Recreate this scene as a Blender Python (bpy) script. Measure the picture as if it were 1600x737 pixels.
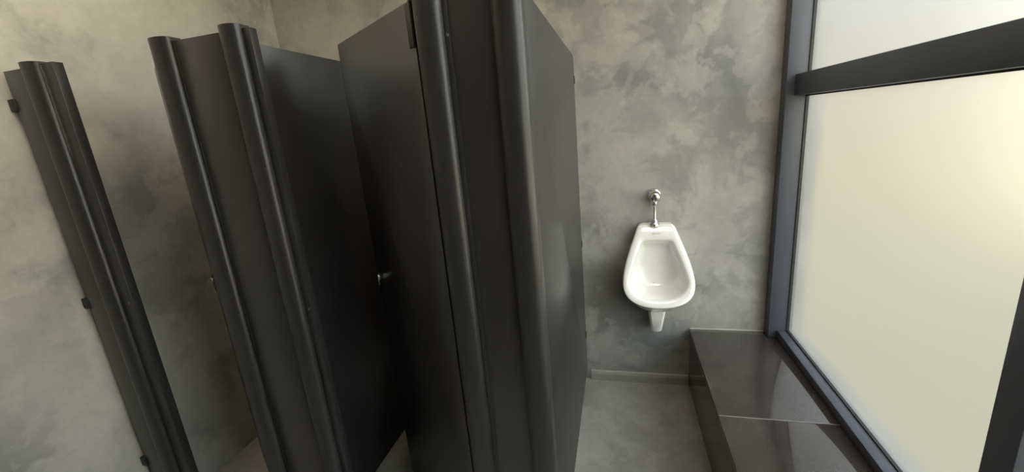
import bpy, bmesh, math, random
from mathutils import Vector, Matrix

random.seed(4)
sc = bpy.context.scene
for o in list(bpy.data.objects):
    bpy.data.objects.remove(o)
COL = sc.collection

# ------------------------------------------------------------------ camera
EYE = 1.65
F_PX = 652.56
yaw, pitch, roll = .2634, .2522, -.0893
cy, sy, cp, sp, cr, sr = (math.cos(yaw), math.sin(yaw), math.cos(pitch),
                          math.sin(pitch), math.cos(roll), math.sin(roll))
fwd = Vector((-sy * cp, cy * cp, -sp))
rgt = Vector((cy, sy, 0))
up = rgt.cross(fwd)
rgt2 = cr * rgt + sr * up
up2 = -sr * rgt + cr * up
cd = bpy.data.cameras.new('camera')
cd.sensor_width = 36.0
cd.lens = 36.0 * F_PX / 1600.0
cd.clip_start = .02
cam = bpy.data.objects.new('camera', cd)
COL.objects.link(cam)
cam.matrix_world = Matrix(((rgt2.x, up2.x, -fwd.x, 0), (rgt2.y, up2.y, -fwd.y, 0),
                           (rgt2.z, up2.z, -fwd.z, EYE), (0, 0, 0, 1)))
sc.camera = cam

# ------------------------------------------------------------------ view + light
sc.view_settings.view_transform = 'Standard'
sc.view_settings.look = 'None'
sc.view_settings.gamma = 1
sc.view_settings.use_curve_mapping = False
sc.view_settings.exposure = 0.0
sc.cycles.sample_clamp_indirect = 6.0
sc.cycles.caustics_reflective = False

SKY_UP = (.86, .95, 1.0)        # above
SKY_LOW = (1.0, .88, .60)       # warm haze low down
SKY_POWER = .56
SKY_GLOW = 6.3
GLOW_DIR = (.95, -.26, .14)     # the hazy sun side, out in front of the window wall
FILL_POWER = 9.0  # for the added, unseen ceiling lamps that fill the room
FILL_COLOR = (1.0, .84, .62)

world = bpy.data.worlds.new('overcast sky')
sc.world = world
world.use_nodes = True
wn = world.node_tree.nodes
wl = world.node_tree.links
wn.clear()
wo = wn.new('ShaderNodeOutputWorld')
wb = wn.new('ShaderNodeBackground')
wg = wn.new('ShaderNodeNewGeometry')
wd = wn.new('ShaderNodeVectorMath')
wd.operation = 'DOT_PRODUCT'
wd.inputs[1].default_value = -Vector(GLOW_DIR).normalized()
wl.new(wg.outputs['Incoming'], wd.inputs[0])
wr = wn.new('ShaderNodeMapRange')
wr.interpolation_type = 'SMOOTHSTEP'
wr.inputs['From Min'].default_value = .38
wr.inputs['From Max'].default_value = 1.0
wr.inputs['To Min'].default_value = SKY_POWER
wr.inputs['To Max'].default_value = SKY_GLOW
wl.new(wd.outputs['Value'], wr.inputs['Value'])
wl.new(wr.outputs[0], wb.inputs['Strength'])
wz = wn.new('ShaderNodeSeparateXYZ')
wl.new(wg.outputs['Incoming'], wz.inputs[0])
wc = wn.new('ShaderNodeMapRange')
wc.inputs['From Min'].default_value = -.25
wc.inputs['From Max'].default_value = .10
wl.new(wz.outputs['Z'], wc.inputs['Value'])
wm = wn.new('ShaderNodeMix')
wm.data_type = 'RGBA'
wm.inputs[6].default_value = (*SKY_UP, 1)
wm.inputs[7].default_value = (*SKY_LOW, 1)
wl.new(wc.outputs[0], wm.inputs[0])
wl.new(wm.outputs[2], wb.inputs['Color'])
wl.new(wb.outputs[0], wo.inputs[0])

# ------------------------------------------------------------------ materials
def lin(c):
    return tuple(((v / 255) / 12.92 if v / 255 <= .04045 else ((v / 255 + .055) / 1.055) ** 2.4) for v in c)

class NT:
    def __init__(s, name):
        s.m = bpy.data.materials.new(name)
        s.m.use_nodes = True
        s.t = s.m.node_tree
        s.t.nodes.clear()
        s.out = s.n('ShaderNodeOutputMaterial')
        s.b = s.n('ShaderNodeBsdfPrincipled')
        s.l(s.b.outputs[0], s.out.inputs[0])
    def n(s, k, **kw):
        x = s.t.nodes.new(k)
        for a, v in kw.items():
            setattr(x, a, v)
        return x
    def l(s, a, b):
        s.t.links.new(a, b)
    def set(s, **kw):
        for k, v in kw.items():
            i = s.b.inputs[k.replace('_', ' ')]
            i.default_value = (*v, 1) if isinstance(v, tuple) and len(v) == 3 else v
    def pos(s, scale=(1, 1, 1), off=(0, 0, 0)):
        g = s.n('ShaderNodeNewGeometry')
        m = s.n('ShaderNodeMapping')
        m.inputs['Scale'].default_value = scale
        m.inputs['Location'].default_value = off
        s.l(g.outputs['Position'], m.inputs['Vector'])
        return m.outputs[0]
    def noise(s, vec, scale, detail=4, rough=.55, dist=0):
        n = s.n('ShaderNodeTexNoise')
        n.inputs['Scale'].default_value = scale
        n.inputs['Detail'].default_value = detail
        n.inputs['Roughness'].default_value = rough
        n.inputs['Distortion'].default_value = dist
        s.l(vec, n.inputs['Vector'])
        return n.outputs['Fac']
    def ramp(s, fac, stops):
        r = s.n('ShaderNodeValToRGB')
        e = r.color_ramp.elements
        while len(e) < len(stops):
            e.new(.5)
        for x, (p, c) in zip(e, stops):
            x.position = p
            x.color = (*c, 1) if isinstance(c, tuple) else (c, c, c, 1)
        s.l(fac, r.inputs[0])
        return r.outputs['Color']
    def mix(s, fac, a, b, mode='MIX'):
        m = s.n('ShaderNodeMix', data_type='RGBA', blend_type=mode)
        for v, i in ((fac, 0), (a, 6), (b, 7)):
            if hasattr(v, 'links') or hasattr(v, 'is_linked'):
                s.l(v, m.inputs[i])
            elif isinstance(v, tuple):
                m.inputs[i].default_value = (*v, 1)
            else:
                m.inputs[i].default_value = v
        return m.outputs[2]
    def bump(s, h, strength=.1, dist=.01):
        b = s.n('ShaderNodeBump')
        b.inputs['Strength'].default_value = strength
        b.inputs['Distance'].default_value = dist
        s.l(h, b.inputs['Height'])
        s.l(b.outputs[0], s.b.inputs['Normal'])

def cement(name, dark, mid, light, off, rough=.5, k=1.0):
    """Trowelled burnished cement: soft clouds, harder-edged trowel patches, fine streaks."""
    t = NT(name)
    p = t.pos((1, 1, 1), off)
    clouds = t.noise(p, 1.1 * k, 4, .55, .4)
    base = t.ramp(clouds, [(.34, dark), (.50, mid), (.68, light)])
    # warped coordinates give the trowel patches their feathered, swept edges
    wv = t.n('ShaderNodeTexNoise')
    wv.inputs['Scale'].default_value = 2.6 * k
    wv.inputs['Detail'].default_value = 3
    t.l(p, wv.inputs['Vector'])
    va = t.n('ShaderNodeVectorMath', operation='MULTIPLY_ADD')
    va.inputs[1].default_value = (.26, .26, .30)
    t.l(wv.outputs['Color'], va.inputs[0])
    t.l(p, va.inputs[2])
    def patches(off2, scale, lo, hi, amount, src, col):
        m = t.n('ShaderNodeVectorMath', operation='ADD')
        m.inputs[1].default_value = off2
        t.l(va.outputs[0], m.inputs[0])
        n = t.noise(m.outputs[0], scale * k, 8, .58, .25)
        r = t.ramp(n, [(lo, 0.0), (hi, 1.0)])
        f = t.n('ShaderNodeMath', operation='MULTIPLY')
        f.inputs[1].default_value = amount
        t.l(r, f.inputs[0])
        return t.mix(f.outputs[0], src, col), n
    c1, patch = patches((0, 0, 0), 2.6, .505, .545, .42, base, light)
    c2, _ = patches((7.3, 2.1, 4.4), 2.3, .53, .60, .48, c1, dark)
    c2b, _ = patches((1.7, 8.8, 3.1), 5.5, .53, .57, .26, c2, light)
    st = t.noise(p, 22 * k, 5, .65, .4)
    sm = t.ramp(st, [(.30, .93), (.70, 1.06)])
    c3 = t.mix(1.0, c2b, sm, 'MULTIPLY')
    t.l(c3, t.b.inputs['Base Color'])
    rr = t.n('ShaderNodeMapRange')
    rr.inputs['To Min'].default_value = rough - .1
    rr.inputs['To Max'].default_value = rough + .12
    t.l(patch, rr.inputs['Value'])
    t.l(rr.outputs[0], t.b.inputs['Roughness'])
    t.bump(st, .09, .01)
    return t.m

def plain(name, col, rough=.5, metal=0.0, vary=.12, scale=14, **kw):
    t = NT(name)
    n = t.noise(t.pos(), scale, 4)
    a = tuple(v * (1 - vary) for v in col)
    b = tuple(min(1, v * (1 + vary)) for v in col)
    t.l(t.ramp(n, [(.3, a), (.7, b)]), t.b.inputs['Base Color'])
    t.set(Roughness=rough, Metallic=metal, **kw)
    return t.m

M = {}
M['wall'] = cement('burnished cement wall', (.165, .168, .165), (.29, .287, .27), (.42, .41, .375), (0, 0, 0), .5)
M['wall_lit'] = cement('burnished cement lit copy', (.215, .222, .212), (.365, .363, .335), (.50, .495, .45), (4.2, 1.3, 6.1), .5)  # same cement lightened for the left wall, window light put into its colour
M['floor'] = cement('burnished cement floor', (.23, .23, .22), (.31, .307, .288), (.39, .385, .36), (3, 5, 1), .36)
M['skirting'] = cement('cement skirting', (.24, .235, .225), (.30, .295, .28), (.36, .35, .33), (1, 9, 2), .45, 1.5)
M['ceiling'] = plain('white ceiling paint', (.78, .76, .71), .8, vary=.03)

def laminate(name, col, rough, ior=1.5):
    t = NT(name)
    n = t.noise(t.pos((1, 1, .25)), 6, 5, .6)
    t.l(t.ramp(n, [(.3, tuple(v * .9 for v in col)), (.7, tuple(v * 1.12 for v in col))]), t.b.inputs['Base Color'])
    r = t.n('ShaderNodeMapRange')
    r.inputs['To Min'].default_value = rough - .012
    r.inputs['To Max'].default_value = rough + .015
    t.l(n, r.inputs['Value'])
    t.l(r.outputs[0], t.b.inputs['Roughness'])
    t.set(IOR=ior)
    return t.m

M['panel'] = laminate('charcoal laminate panel', (.020, .0193, .0215), .295, 1.65)
M['post'] = laminate('charcoal aluminium post', (.022, .022, .024), .36)
M['bracket'] = plain('black bracket', (.008, .008, .009), .45)
M['screw'] = plain('dull steel screw', (.25, .24, .23), .35, 1.0)
M['chrome'] = plain('polished chrome', (.78, .77, .75), .12, 1.0, vary=.02)
M['porcelain'] = plain('white glazed porcelain', (.80, .795, .77), .12, vary=.01, Coat_Weight=.6, Coat_Roughness=.05)
M['mark'] = plain('grey glaze print', (.42, .42, .42), .3)
M['frame'] = laminate('slate blue aluminium', (.068, .076, .098), .36)
M['bead'] = plain('black glazing bead', (.012, .013, .014), .5)
M['grout'] = plain('pale joint filler', (.26, .25, .235), .8, vary=.25, scale=60)
M['sealant'] = plain('pale sealant', (.50, .48, .45), .6, vary=.1)
M['yard'] = plain('yard paving', (.40, .345, .23), .9)
M['yardwall'] = plain('cream render', (.78, .70, .50), .9)

def stone():
    t = NT('polished brown stone')
    p = t.pos()
    n = t.noise(p, 5, 5, .6)
    c = t.ramp(n, [(.3, (.036, .030, .0285)), (.7, (.050, .042, .040))])
    sp_ = t.noise(p, 260, 3, .6)
    c = t.mix(1.0, c, t.ramp(sp_, [(.35, .75), (.68, 1.35)]), 'MULTIPLY')
    t.l(c, t.b.inputs['Base Color'])
    t.set(Roughness=.05, IOR=1.7)
    return t.m
M['stone'] = stone()

def frosted():
    t = NT('frosted glass')
    t.t.nodes.remove(t.b)
    tr = t.n('ShaderNodeBsdfTranslucent')
    tr.inputs['Color'].default_value = (.93, .93, .91, 1)
    rf = t.n('ShaderNodeBsdfRefraction')
    rf.inputs['IOR'].default_value = 1.18
    rf.inputs['Roughness'].default_value = .6
    rf.inputs['Color'].default_value = (.95, .96, .94, 1)
    mx = t.n('ShaderNodeMixShader')
    mx.inputs[0].default_value = .88
    t.l(tr.outputs[0], mx.inputs[1])
    t.l(rf.outputs[0], mx.inputs[2])
    gl = t.n('ShaderNodeBsdfGlossy')
    gl.inputs['Roughness'].default_value = .35
    m2 = t.n('ShaderNodeMixShader')
    m2.inputs[0].default_value = .04
    t.l(mx.outputs[0], m2.inputs[1])
    t.l(gl.outputs[0], m2.inputs[2])
    t.l(m2.outputs[0], t.out.inputs[0])
    return t.m
M['glass'] = frosted()

def clear():
    t = NT('clear glass face')
    t.t.nodes.remove(t.b)
    tr = t.n('ShaderNodeBsdfTransparent')
    tr.inputs['Color'].default_value = (.95, .945, .925, 1)
    gl = t.n('ShaderNodeBsdfGlossy')
    gl.inputs['Roughness'].default_value = .02
    mx = t.n('ShaderNodeMixShader')
    mx.inputs[0].default_value = .06
    t.l(tr.outputs[0], mx.inputs[1])
    t.l(gl.outputs[0], mx.inputs[2])
    t.l(mx.outputs[0], t.out.inputs[0])
    return t.m
M['clear'] = clear()

def added_lampmat():  # glowing face of the added ceiling lamps
    t = NT('added lamp diffuser')
    t.set(Base_Color=(.9, .88, .8), Roughness=.5)
    t.b.inputs['Emission Color'].default_value = (*FILL_COLOR, 1)
    t.b.inputs['Emission Strength'].default_value = 6.0
    return t.m
M['lamp'] = added_lampmat()
M['white'] = plain('white enamel', (.75, .75, .73), .4, vary=.03)

# ------------------------------------------------------------------ helpers
def obj(name, bm, mat, parent=None, smooth=None, loc=None):
    bmesh.ops.recalc_face_normals(bm, faces=bm.faces[:])
    me = bpy.data.meshes.new(name)
    bm.to_mesh(me)
    bm.free()
    me.materials.append(M[mat])
    o = bpy.data.objects.new(name, me)
    COL.objects.link(o)
    if parent:
        o.parent = parent
    if loc is not None:
        o.location = loc
    if smooth is not None:
        me.shade_smooth()
        if smooth < 180:
            me.set_sharp_from_angle(angle=math.radians(smooth))
    return o

def thing(name, label, cat, loc=(0, 0, 0), rz=0, group=None):
    o = bpy.data.objects.new(name, None)
    o.empty_display_size = .1
    COL.objects.link(o)
    o.location = loc
    o.rotation_euler = (0, 0, rz)
    o['label'] = label
    o['category'] = cat
    if group:
        o['group'] = group
    return o

def tag(o, label, cat, group=None):
    o['label'] = label
    o['category'] = cat
    if group:
        o['group'] = group
    return o

def struct(o, label=None, cat=None):
    o['kind'] = 'structure'
    if label:
        o['label'] = label
    if cat:
        o['category'] = cat
    return o

def box_bm(x0, x1, y0, y1, z0, z1, bev=0, seg=2):
    bm = bmesh.new()
    bmesh.ops.create_cube(bm, size=1)
    for v in bm.verts:
        v.co = Vector((x0 + (v.co.x + .5) * (x1 - x0), y0 + (v.co.y + .5) * (y1 - y0), z0 + (v.co.z + .5) * (z1 - z0)))
    if bev:
        bmesh.ops.bevel(bm, geom=bm.edges[:], offset=bev, segments=seg, affect='EDGES', profile=.5)
    return bm

def prism_bm(pts, z0, z1, bev=0):
    """plan outline (x, y) extruded from z0 to z1"""
    bm = bmesh.new()
    a = [bm.verts.new((x, y, z0)) for x, y in pts]
    b = [bm.verts.new((x, y, z1)) for x, y in pts]
    n = len(pts)
    for i in range(n):
        bm.faces.new((a[i], a[(i + 1) % n], b[(i + 1) % n], b[i]))
    lo = bm.faces.new(a)
    hi = bm.faces.new(b)
    if bev:
        es = list(lo.edges) + list(hi.edges)
        bmesh.ops.bevel(bm, geom=es, offset=bev, segments=2, affect='EDGES', profile=.5)
    return bm

def panel_bm(w, z0, z1, t, rad=(0, 0, 0, 0), bev=.0015):
    """upright board along local x from 0..w, thickness along y (0..t); corner radii
    order: bottom x=0, bottom x=w, top x=w, top x=0"""
    pts = []
    cs = ((0, z0, 180), (w, z0, 270), (w, z1, 0), (0, z1, 90))
    for (x, z, a0), r in zip(cs, rad):
        if r <= 0:
            pts.append((x, z))
            continue
        cx = x + (r if x == 0 else -r)
        cz = z + (r if z == z0 else -r)
        for k in range(9):
            a = math.radians(a0 + 90 * k / 8)
            pts.append((cx + r * math.cos(a), cz + r * math.sin(a)))
    bm = bmesh.new()
    a = [bm.verts.new((x, 0, z)) for x, z in pts]
    b = [bm.verts.new((x, t, z)) for x, z in pts]
    n = len(pts)
    for i in range(n):
        bm.faces.new((a[i], a[(i + 1) % n], b[(i + 1) % n], b[i]))
    fa = bm.faces.new(a)
    fb = bm.faces.new(b)
    if bev:
        bmesh.ops.bevel(bm, geom=list(fa.edges) + list(fb.edges), offset=bev, segments=2, affect='EDGES', profile=.5)
    return bm

def lathe_bm(prof, axis='z', n=32, origin=(0, 0, 0)):
    """profile of (radius, height); axis z up or y out of the wall (towards -y)"""
    bm = bmesh.new()
    rings = []
    ox, oy, oz = origin
    for r, h in prof:
        ring = []
        for k in range(n):
            a = 2 * math.pi * k / n
            c, s = r * math.cos(a), r * math.sin(a)
            p = (ox + c, oy + s, oz + h) if axis == 'z' else (ox + c, oy - h, oz + s)
            ring.append(bm.verts.new(p))
        rings.append(ring)
    for i in range(len(rings) - 1):
        for k in range(n):
            bm.faces.new((rings[i][k], rings[i][(k + 1) % n], rings[i + 1][(k + 1) % n], rings[i + 1][k]))
    bm.faces.new(rings[0])
    bm.faces.new(rings[-1])
    return bm

# ------------------------------------------------------------------ the room
YB = 2.476            # wall with the urinal
YF = -1.9             # wall behind the camera
XG = .892             # glass plane
CEIL = 3.05
XL_B, XL_F = -2.098, -2.262        # the left wall is a little out of square

def slab_poly(name, pts, z0, z1, mat):
    return struct(obj(name, prism_bm(pts, z0, z1), mat))

slab_poly('floor', [(-2.6, YF - .15), (1.05, YF - .15), (1.05, YB + .15), (-2.6, YB + .15)], -.12, 0, 'floor')
slab_poly('ceiling', [(-2.6, YF - .15), (1.05, YF - .15), (1.05, YB + .15), (-2.6, YB + .15)], CEIL, CEIL + .12, 'ceiling')
slab_poly('wall_back', [(-2.5, YB), (1.05, YB), (1.05, YB + .15), (-2.5, YB + .15)], 0, CEIL, 'wall')
slab_poly('wall_left', [(XL_F, YF), (XL_B, YB), (XL_B - .2, YB), (XL_F - .2, YF)], 0, CEIL, 'wall_lit')
slab_poly('wall_front', [(-2.5, YF - .15), (1.05, YF - .15), (1.05, YF), (-2.5, YF)], 0, CEIL, 'wall')

bm = bmesh.new()
prof = [(0, 0), (-.016, 0), (-.015, .045), (-.010, .060), (0, .066)]
for x0, x1 in ((-.2085, .388),):
    a = [bm.verts.new((x0, YB + y, z)) for y, z in prof]
    b = [bm.verts.new((x1, YB + y, z)) for y, z in prof]
    for i in range(len(prof)):
        j = (i + 1) % len(prof)
        bm.faces.new((a[i], a[j], b[j], b[i]))
    bm.faces.new(a)
    bm.faces.new(b)
struct(obj('baseboard_back', bm, 'skirting'))

# ------------------------------------------------------------------ the frosted window wall
ZR = .385             # top of the stone ledge
win = struct(thing('window_1', 'tall frosted window in a slate blue aluminium frame above the brown stone ledge', 'window', (XG, 0, ZR)))
def wpart(name, b, mat, smooth=40):
    bmesh.ops.translate(b, verts=b.verts[:], vec=(-XG, 0, -ZR))
    return obj(name, b, mat, win, smooth)
ZT = CEIL
bays = [(1.052, 2.402), (-.42, .975)]
# far jamb with a slim return, closing against the cement wall
wpart('jamb', box_bm(.792, XG + .03, 2.402, YB, ZR, ZT, .002), 'frame')
for y0, y1 in ((.975, 1.052), (-.495, -.42)):
    wpart('mullion', box_bm(.815, XG + .03, y0, y1, ZR, ZT, .002), 'frame')
for y0, y1 in bays:
    wpart('bottom_rail', box_bm(.836, XG + .03, y0, y1, ZR, .428, .002), 'frame')
    wpart('transom', box_bm(.828, XG + .03, y0, y1, 1.682, 1.781, .003), 'frame')
    wpart('head_rail', box_bm(.828, XG + .03, y0, y1, ZT - .06, ZT, .002), 'frame')
    for z0, z1 in ((.428, 1.682), (1.781, ZT - .06)):
        g = wpart('pane', box_bm(XG, XG + .006, y0, y1, z0, z1), 'glass', None)
        # etched on the room side only, clear on the other faces
        g.data.materials.append(M['clear'])
        for pf in g.data.polygons:
            pf.material_index = 0 if pf.normal.x < -.5 else 1
        # thin black glazing bead around each pane
        w = .006
        b = bmesh.new()
        for (ya, yb, za, zb) in ((y0, y1, z0, z0 + w), (y0, y1, z1 - w, z1), (y0, y0 + w, z0 + w, z1 - w), (y1 - w, y1, z0 + w, z1 - w)):
            t_ = box_bm(XG - .012, XG, ya, yb, za, zb)
            me = bpy.data.meshes.new('tmp')
            t_.to_mesh(me)
            t_.free()
            b.from_mesh(me)
            bpy.data.meshes.remove(me)
        bmesh.ops.translate(b, verts=b.verts[:], vec=(-XG, 0, -ZR))
        obj('glazing_bead', b, 'bead', g)
# masonry under the window, behind the ledge
bm = bmesh.new()
for y0, y1, z1 in ((-.495, YB, ZR), (YF, -.495, CEIL)):
    t_ = box_bm(XG - .02, 1.05, y0, y1, 0, z1)
    me = bpy.data.meshes.new('tmp')
    t_.to_mesh(me)
    t_.free()
    bm.from_mesh(me)
    bpy.data.meshes.remove(me)
struct(obj('wall_right', bm, 'wall'))

# yard outside
struct(obj('trim_1', prism_bm([(1.06, -7), (7, -7), (7, 9), (1.06, 9)], -.3, -.15), 'yard'), 'pale paved yard outside the window', 'paving')

# ------------------------------------------------------------------ stone ledge under the window
XS = .389
led = thing('stone_ledge', 'low polished brown stone ledge running under the tall frosted window', 'ledge', (XS, 1.0, 0))
def lpart(name, b, mat, sm=None):
    bmesh.ops.translate(b, verts=b.verts[:], vec=(-XS, -1.0, 0))
    return obj(name, b, mat, led, sm)
joints = [YB - .004, 1.684, .86, .03, -.8, YF + .002]
for i in range(5):
    lpart('slab', box_bm(XS, XG - .022, joints[i + 1] + .0012, joints[i] - .0012, ZR - .03, ZR - .0005, .002), 'stone', 40)
lpart('riser', box_bm(XS + .003, XS + .025, YF + .002, YB - .018, .001, ZR - .03), 'stone')
lpart('riser', box_bm(XS + .003, XS + .025, YB - .018, YB - .002, .068, ZR - .03), 'stone')
for j in joints[1:5]:
    lpart('joint', box_bm(XS + .001, XG - .03, j - .0014, j + .0014, ZR - .028, ZR + .0002), 'grout')
lpart('sealant_bead', box_bm(XS + .003, .79, YB - .0045, YB - .0005, ZR - .01, ZR + .004, .001), 'sealant')

# ------------------------------------------------------------------ cubicle fronts
YP = 1.115            # face of the front panels
ZTOP = 2.0
ZLOW = .09

def post_outline(xc, a, d, back=.032):
    pts = [(xc - a, YP + back), (xc - a, YP)]
    for k in range(1, 24):
        t_ = math.pi * (1 - k / 24)
        # a flattened superellipse nose, as an extruded rounded post
        c, s = math.cos(t_), math.sin(t_)
        pts.append((xc + a * math.copysign(abs(c) ** .92, c), YP - d * s ** .92))
    pts += [(xc + a, YP), (xc + a, YP + back)]
    return pts

def pil(name, label, x):
    return thing(name, label, 'cubicle front panel', (x, YP, 0), 0, 'dark pilasters of the cubicle fronts')

def loc(b, root):
    bmesh.ops.translate(b, verts=b.verts[:], vec=-Vector(root.location))
    return b

def flat(root, name, x0, x1, y0, y1, z0, z1, mat='panel', bev=.0015):
    return obj(name, loc(box_bm(x0, x1, y0, y1, z0, z1, bev), root), mat, root, 40)

def post(root, xc, a, d=.026):
    return obj('rounded_post', loc(prism_bm(post_outline(xc, a, d), .012, ZTOP + .012, .0012), root), 'post', root, 35)

def screw(root, x, y, z, direction='y', r=.004, name='screw'):
    b = lathe_bm([(r, -.0005), (r, .001), (r * .6, .0022), (r * .2, .0024)], 'y', 14)
    if direction == 'x':
        bmesh.ops.rotate(b, verts=b.verts[:], cent=(0, 0, 0), matrix=Matrix.Rotation(math.radians(90), 3, 'Z'))
    bmesh.ops.translate(b, verts=b.verts[:], vec=(x, y, z))
    return obj(name, loc(b, root), 'screw', root, 40)

def feet(root, xs):
    for x in xs:
        b = lathe_bm([(.022, 0), (.022, .006), (.011, .010), (.011, .014)], 'z', 20, (x, YP + .008, 0))
        obj('foot', loc(b, root), 'bracket', root, 40)

# the stub fixed to the left wall
p1 = pil('stall_pilaster', 'narrow dark panel and post bracketed to the left cement wall, leftmost of the cubicle fronts', -2.0)
flat(p1, 'panel', -2.120, -1.985, YP, YP + .02, ZLOW, ZTOP)
post(p1, -1.966, .040)
flat(p1, 'door_stop', -1.926, -1.864, YP - .002, YP + .03, .012, ZTOP + .004, 'post')
flat(p1, 'trim_line', -1.9262, -1.9242, YP - .0035, YP + .01, 1.70, ZTOP, 'screw', 0)
for z in (1.885, 1.105, .325):
    flat(p1, 'wall_bracket', -2.147, -2.112, YP - .004, YP + .03, z - .022, z + .022, 'bracket', .003)
screw(p1, -1.885, YP - .002, 1.113)
feet(p1, (-1.966,))

# the pilaster between the two cubicles
p2 = pil('stall_pilaster', 'dark panel with two rounded posts, middle one of the cubicle fronts, its top in view', -1.24)
post(p2, -1.370, .040)
flat(p2, 'panel', -1.332, -1.135, YP, YP + .02, ZLOW, ZTOP)
post(p2, -1.100, .036)
flat(p2, 'door_stop', -1.0645, -1.038, YP + .002, YP + .03, .012, ZTOP + .001, 'post')
flat(p2, 'seam_strip', -1.331, -1.322, YP - .0025, YP + .004, ZLOW, ZTOP, 'bracket', .0005)
screw(p2, -1.049, YP + .002, 1.107)
feet(p2, (-1.37, -1.10))

# the nearest pilaster
p3 = pil('stall_pilaster', 'dark front panel between two rounded posts nearest the urinal, cut off at the top', -.37)
post(p3, -.472, .040)
flat(p3, 'panel', -.434, -.300, YP, YP + .02, ZLOW, ZTOP)
flat(p3, 'seam_strip', -.4325, -.418, YP - .003, YP + .004, ZLOW, ZTOP, 'post', .001)
post(p3, -.262, .040)
screw(p3, -.4255, YP - .003, 1.897, r=.0045)
feet(p3, (-.472, -.262))

# ------------------------------------------------------------------ dividers running back to the wall
def divider(xr, label, screws):
    y0, y1, t_ = YP + .0325, YB - .014, .02
    root = thing('stall_divider', label, 'cubicle side panel', (xr, y0, 0), 0, 'dark side panels of the cubicles')
    b = panel_bm(y1 - y0, ZLOW, ZTOP, t_, (0, .04, .04, 0))
    bmesh.ops.rotate(b, verts=b.verts[:], cent=(0, 0, 0), matrix=Matrix.Rotation(math.radians(90), 3, 'Z'))
    obj('panel', b, 'panel', root, 40)
    for z in (1.875, .935, .325):
        c = box_bm(-.024, .0035, y1 - y0 - .022, y1 - y0 + .0138, z - .02, z + .02, .002)
        obj('wall_bracket', c, 'bracket', root, 40)
    for (yy, zz) in screws:
        screw(root, xr, yy, zz, 'x', .0038)
    return root
divider(-1.182, 'dark divider panel between the two cubicles, in shade behind the half-open door', [(1.415, .125)])
divider(-.231, 'pale-gleaming dark side panel beside the urinal, reaching back to the cement wall', [(1.17, 1.073)])

# ------------------------------------------------------------------ doors, both swung inwards
ANG = math.atan2(1.135 - 1.469, -.528 + .994)
def door(hx, hy, width, label):
    """hinge end at (hx, hy); local x runs from the free edge to the hinge, outer face at y=0"""
    fx, fy = hx - width * math.cos(ANG), hy - width * math.sin(ANG)
    root = thing('stall_door', label, 'cubicle door', (fx, fy, 0), ANG, 'dark inward-opening cubicle doors')
    obj('panel', panel_bm(width, .1, ZTOP, .018, (.03, .03, .006, .006)), 'panel', root, 40)
    # hinges: a flat leaf with a knuckle barrel near the post
    for z in (1.94, .30):
        h = box_bm(width - .030, width + .002, -.004, .0005, z - .055, z + .055, .0015)
        lf = obj('hinge', h, 'bracket', root, 40)
        k = lathe_bm([(.006, -.058), (.0065, -.056), (.0065, .056), (.006, .058)], 'z', 16, (width + .003, -.003, z))
        obj('hinge_barrel', k, 'bracket', lf, 40)
    # latch: bolt keeper plate, round rose and thumb turn
    lt = obj('latch', box_bm(.004, .046, -.003, .0005, 1.045, 1.125, .003), 'bracket', root, 40)
    obj('rose', lathe_bm([(.0115, .002), (.0115, .004), (.0095, .0055), (.004, .006)], 'y', 24, (.025, 0, 1.098)), 'chrome', lt, 40)
    b = box_bm(.0215, .0285, -.012, -.005, 1.066, 1.112, .0025, 3)
    obj('thumb_turn', b, 'chrome', lt, 40)
    return root
door(-.528, 1.135, .575, 'dark cubicle door swung half open, between the middle and nearest front panels')
door(-1.424, 1.1345, .487, 'dark cubicle door seen almost edge-on behind the middle front panel, left cubicle')

# ------------------------------------------------------------------ urinal
UX = .194
ur = thing('urinal', 'white porcelain wall urinal hung on the grey cement wall', 'urinal', (UX, YB, 0))

def loop(points, n, centre):
    """closed Catmull-Rom through the points, re-sampled by angle about centre"""
    m = len(points)
    dense = []
    for i in range(m):
        p0, p1_, p2_, p3_ = (Vector(points[(i + k - 1) % m]) for k in range(4))
        for k in range(24):
            t_ = k / 24
            dense.append(.5 * ((2 * p1_) + (-p0 + p2_) * t_ + (2 * p0 - 5 * p1_ + 4 * p2_ - p3_) * t_ ** 2 + (-p0 + 3 * p1_ - 3 * p2_ + p3_) * t_ ** 3))
    res = []
    c = Vector(centre)
    for k in range(n):
        a = 2 * math.pi * k / n
        d = Vector((math.cos(a), math.sin(a)))
        best = None
        for i in range(len(dense)):
            u, v = dense[i] - c, dense[(i + 1) % len(dense)] - c
            e = v - u
            den = d.x * e.y - d.y * e.x
            if abs(den) < 1e-12:
                continue
            t_ = (u.x * e.y - u.y * e.x) / den
            w = (u.x * d.y - u.y * d.x) / den
            if t_ > 0 and -1e-6 <= w <= 1 + 1e-6 and (best is None or t_ > best):
                best = t_
        res.append(c + d * best)
    return res

def sym(half):
    """right half given from top to bottom -> closed ring"""
    out = [(x, z) for x, z in half]
    out += [(-x, z) for x, z in reversed(half) if x > 1e-6]
    return out

NU = 72
OUT = loop(sym([(.0, 1.051), (.055, 1.051), (.090, 1.049), (.102, 1.040), (.115, 1.005), (.139, .945), (.166, .872), (.184, .806), (.191, .750), (.181, .702), (.150, .667), (.105, .646), (.055, .635), (0, .632)]), NU, (0, .82))
INN = loop(sym([(.0, .968), (.045, .968), (.074, .966), (.088, .955), (.104, .915), (.128, .855), (.147, .800), (.155, .762), (.147, .728), (.122, .699), (.080, .679), (.040, .671), (0, .669)]), NU, (0, .82))

def dpl(z):
    """distance of the rim plane from the wall"""
    return .07 + (1.0 - z) * .5526

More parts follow.
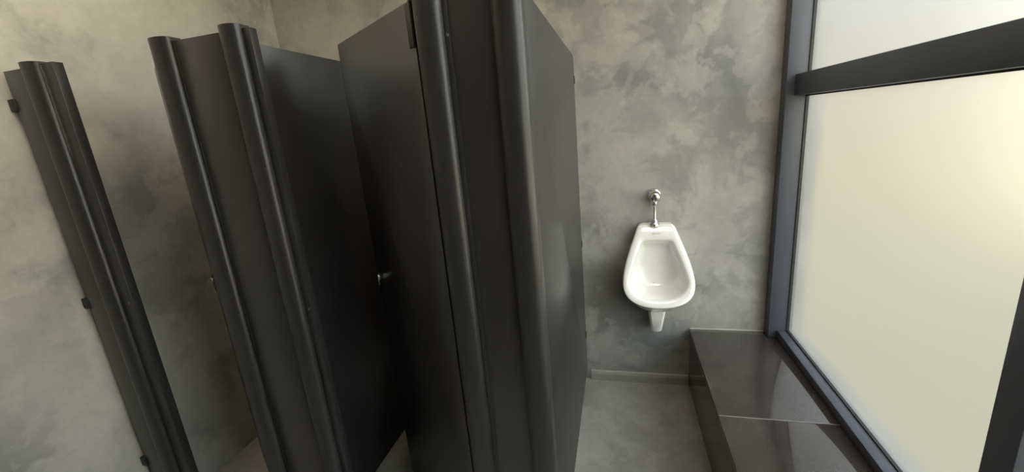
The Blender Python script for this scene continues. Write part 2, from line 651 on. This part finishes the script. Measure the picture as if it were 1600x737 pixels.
bm = bmesh.new()
def ring(ps):
    return [bm.verts.new((x, -d, z)) for x, d, z in ps]
def lerp(a, b, t_):
    return a + (b - a) * t_
rings = []
def wallp(p):
    u = (1.051 - p.y) / .42
    return (p.x * (1 - .42 * u), .0015, 1.053 - u * .535)
W = [wallp(p) for p in OUT]
R2 = [(p.x * .99, dpl(p.y) - .030, p.y - .004 * (1.051 - p.y) / .42) for p in OUT]
rings.append(ring(W))
for t_ in (.25, .5, .78):
    # a bellied underside from the wall to the rim
    rr = []
    for w, r in zip(W, R2):
        bulge = math.sin(math.pi * t_) * .018
        u = max(0, (.80 - r[2]) / .17)
        rr.append((lerp(w[0], r[0], t_ ** .75), lerp(w[1], r[1], t_), lerp(w[2], r[2], t_ ** (1 + .5 * u)) - bulge * u))
    rings.append(ring(rr))
rings.append(ring(R2))
C0 = Vector((0, .82))
rings.append(ring([(p.x, dpl(p.y) - .012, p.y) for p in OUT]))
rings.append(ring([(p.x * .985, dpl(p.y) - .002, lerp(.82, p.y, .99)) for p in OUT]))
for t_, dd in ((.28, .002), (.72, .002)):
    rings.append(ring([(lerp(p.x * .985, q.x, t_), dpl(lerp(p.y, q.y, t_)) + dd, lerp(lerp(.82, p.y, .99), q.y, t_)) for p, q in zip(OUT, INN)]))
rings.append(ring([(q.x, dpl(q.y) - .002, q.y) for q in INN]))
rings.append(ring([(q.x * .975, dpl(q.y) - .012, lerp(.82, q.y, .975)) for q in INN]))
def bowl(k, depth):
    """ring of the bowl, scaled by k, sunk towards the wall; the foot of the bowl drops lower"""
    ps = []
    for q in INN:
        z = lerp(.80, q.y, k)
        lowness = max(0, min(1, (.80 - q.y) / .13))
        d0 = dpl(q.y)
        back = .040 + .030 * lowness * k
        d = lerp(d0, back, depth)
        ps.append((q.x * k, d, z - .020 * lowness * depth))
    return ps
for k, dep in ((.955, .22), (.93, .45), (.89, .68), (.82, .86), (.70, .95), (.5, 1.0), (.25, 1.0)):
    rings.append(ring(bowl(k, dep)))
for i in range(len(rings) - 1):
    for k in range(NU):
        bm.faces.new((rings[i][k], rings[i][(k + 1) % NU], rings[i + 1][(k + 1) % NU], rings[i + 1][k]))
bm.faces.new(rings[-1])
bm.faces.new(rings[0])
bod = obj('bowl', bm, 'porcelain', ur, 180)
ss = bod.modifiers.new('smooth', 'SUBSURF')
ss.levels = 1
ss.render_levels = 2

# trap outlet hanging under the bowl
bm = bmesh.new()
lv = [(.052, .020, .130, .585), (.049, .022, .124, .552), (.041, .026, .110, .490), (.030, .032, .094, .412), (.027, .034, .090, .404)]
prev = None
for hw, d0, d1, z in lv:
    c = .012
    pts = [(-hw, d0), (hw, d0), (hw, d1 - c), (hw - c, d1), (-hw + c, d1), (-hw, d1 - c)]
    cur = [bm.verts.new((x, -d, z)) for x, d in pts]
    if prev:
        for k in range(6):
            bm.faces.new((prev[k], prev[(k + 1) % 6], cur[(k + 1) % 6], cur[k]))
    else:
        bm.faces.new(cur)
    prev = cur
bm.faces.new(prev)
bmesh.ops.bevel(bm, geom=[e for e in bm.edges if e.calc_face_angle(0) > .3], offset=.003, segments=2, affect='EDGES', profile=.5)
obj('trap_outlet', bm, 'porcelain', ur, 40)
# spreader hole low in the bowl and the small grey print on the brow
b = lathe_bm([(.0075, -.001), (.0075, .002), (.005, .003), (.002, .0025)], 'y', 20, (-.012, -.062, .705))
obj('drain_cap', b, 'porcelain', ur, 40)
bm = bmesh.new()
zc = 1.003
slope = .5526
for k, (x0, x1) in enumerate(((-.021, -.012), (-.010, -.003), (-.001, .005), (.007, .013), (.015, .021))):
    h = .0030 if k else .0042
    qs = []
    for (x, z) in ((x0, zc - h), (x1, zc - h), (x1 - .001, zc + h), (x0 + .001, zc + h)):
        qs.append(bm.verts.new((x, -(dpl(z) + .0026), z)))
    f = bm.faces.new(qs)
    ex = bmesh.ops.extrude_face_region(bm, geom=[f])
    bmesh.ops.translate(bm, verts=[v for v in ex['geom'] if isinstance(v, bmesh.types.BMVert)], vec=(0, -.0004, 0))
obj('printed_mark', bm, 'mark', ur)

# ------------------------------------------------------------------ flush valve above the urinal
VX, VZ = .188, 1.212
fv = thing('flush_valve', 'chrome push-button flush valve with a thin pipe above the urinal', 'flush valve', (VX, YB, VZ))
obj('wall_flange', lathe_bm([(.038, .0005), (.038, .004), (.034, .010), (.024, .014), (.022, .016)], 'y', 40), 'chrome', fv, 40)
obj('valve_body', lathe_bm([(.0225, .014), (.0225, .030), (.029, .034), (.031, .040), (.031, .058), (.028, .064)], 'y', 40), 'chrome', fv, 40)
obj('push_button', lathe_bm([(.026, .062), (.026, .078), (.024, .084), (.018, .088), (.006, .0895)], 'y', 40), 'chrome', fv, 40)
obj('coupling_nut', lathe_bm([(.010, -.026), (.014, -.030), (.0145, -.036), (.0145, -.044), (.012, -.052), (.008, -.056)], 'z', 12, (0, -.046, 0)), 'chrome', fv, 40)
obj('pipe', lathe_bm([(.0072, -.052), (.0066, -.070), (.0066, -.150), (.0072, -.152)], 'z', 20, (0, -.046, 0)), 'chrome', fv, 40)
obj('pipe_flange', lathe_bm([(.008, -.128), (.012, -.131), (.0155, -.137), (.0155, -.146), (.020, -.152), (.026, -.160), (.027, -.167)], 'z', 28, (0, -.040, 0)), 'chrome', fv, 40)

# ------------------------------------------------------------------ ceiling lamps added to brighten the room (unseen, above the frame)
def lamp(x, y, label, k=1.0):
    """square surface-mounted panel lamp, added as fill"""
    r = thing('added_ceiling_lamp', label, 'lamp', (x, y, CEIL), 0, 'added square ceiling lamps')
    obj('housing', box_bm(-.31, .31, -.31, .31, -.04, 0, .004), 'white', r, 40)
    obj('diffuser', box_bm(-.295, .295, -.295, .295, -.044, -.036, .002), 'lamp', r, 40)
    d = bpy.data.lights.new('added_lamp_light', 'AREA')
    d.shape = 'SQUARE'
    d.size = .58
    d.energy = FILL_POWER * k
    d.color = FILL_COLOR
    lo = bpy.data.objects.new('added_lamp_light', d)
    COL.objects.link(lo)
    lo.parent = r
    lo.location = (0, 0, -.05)
    return r
lamp(.45, .9, 'added unseen square ceiling lamp above the aisle beside the tall frosted window')
lamp(-1.62, .72, 'added unseen square ceiling lamp above the aisle beside the left cement wall', 1.1)
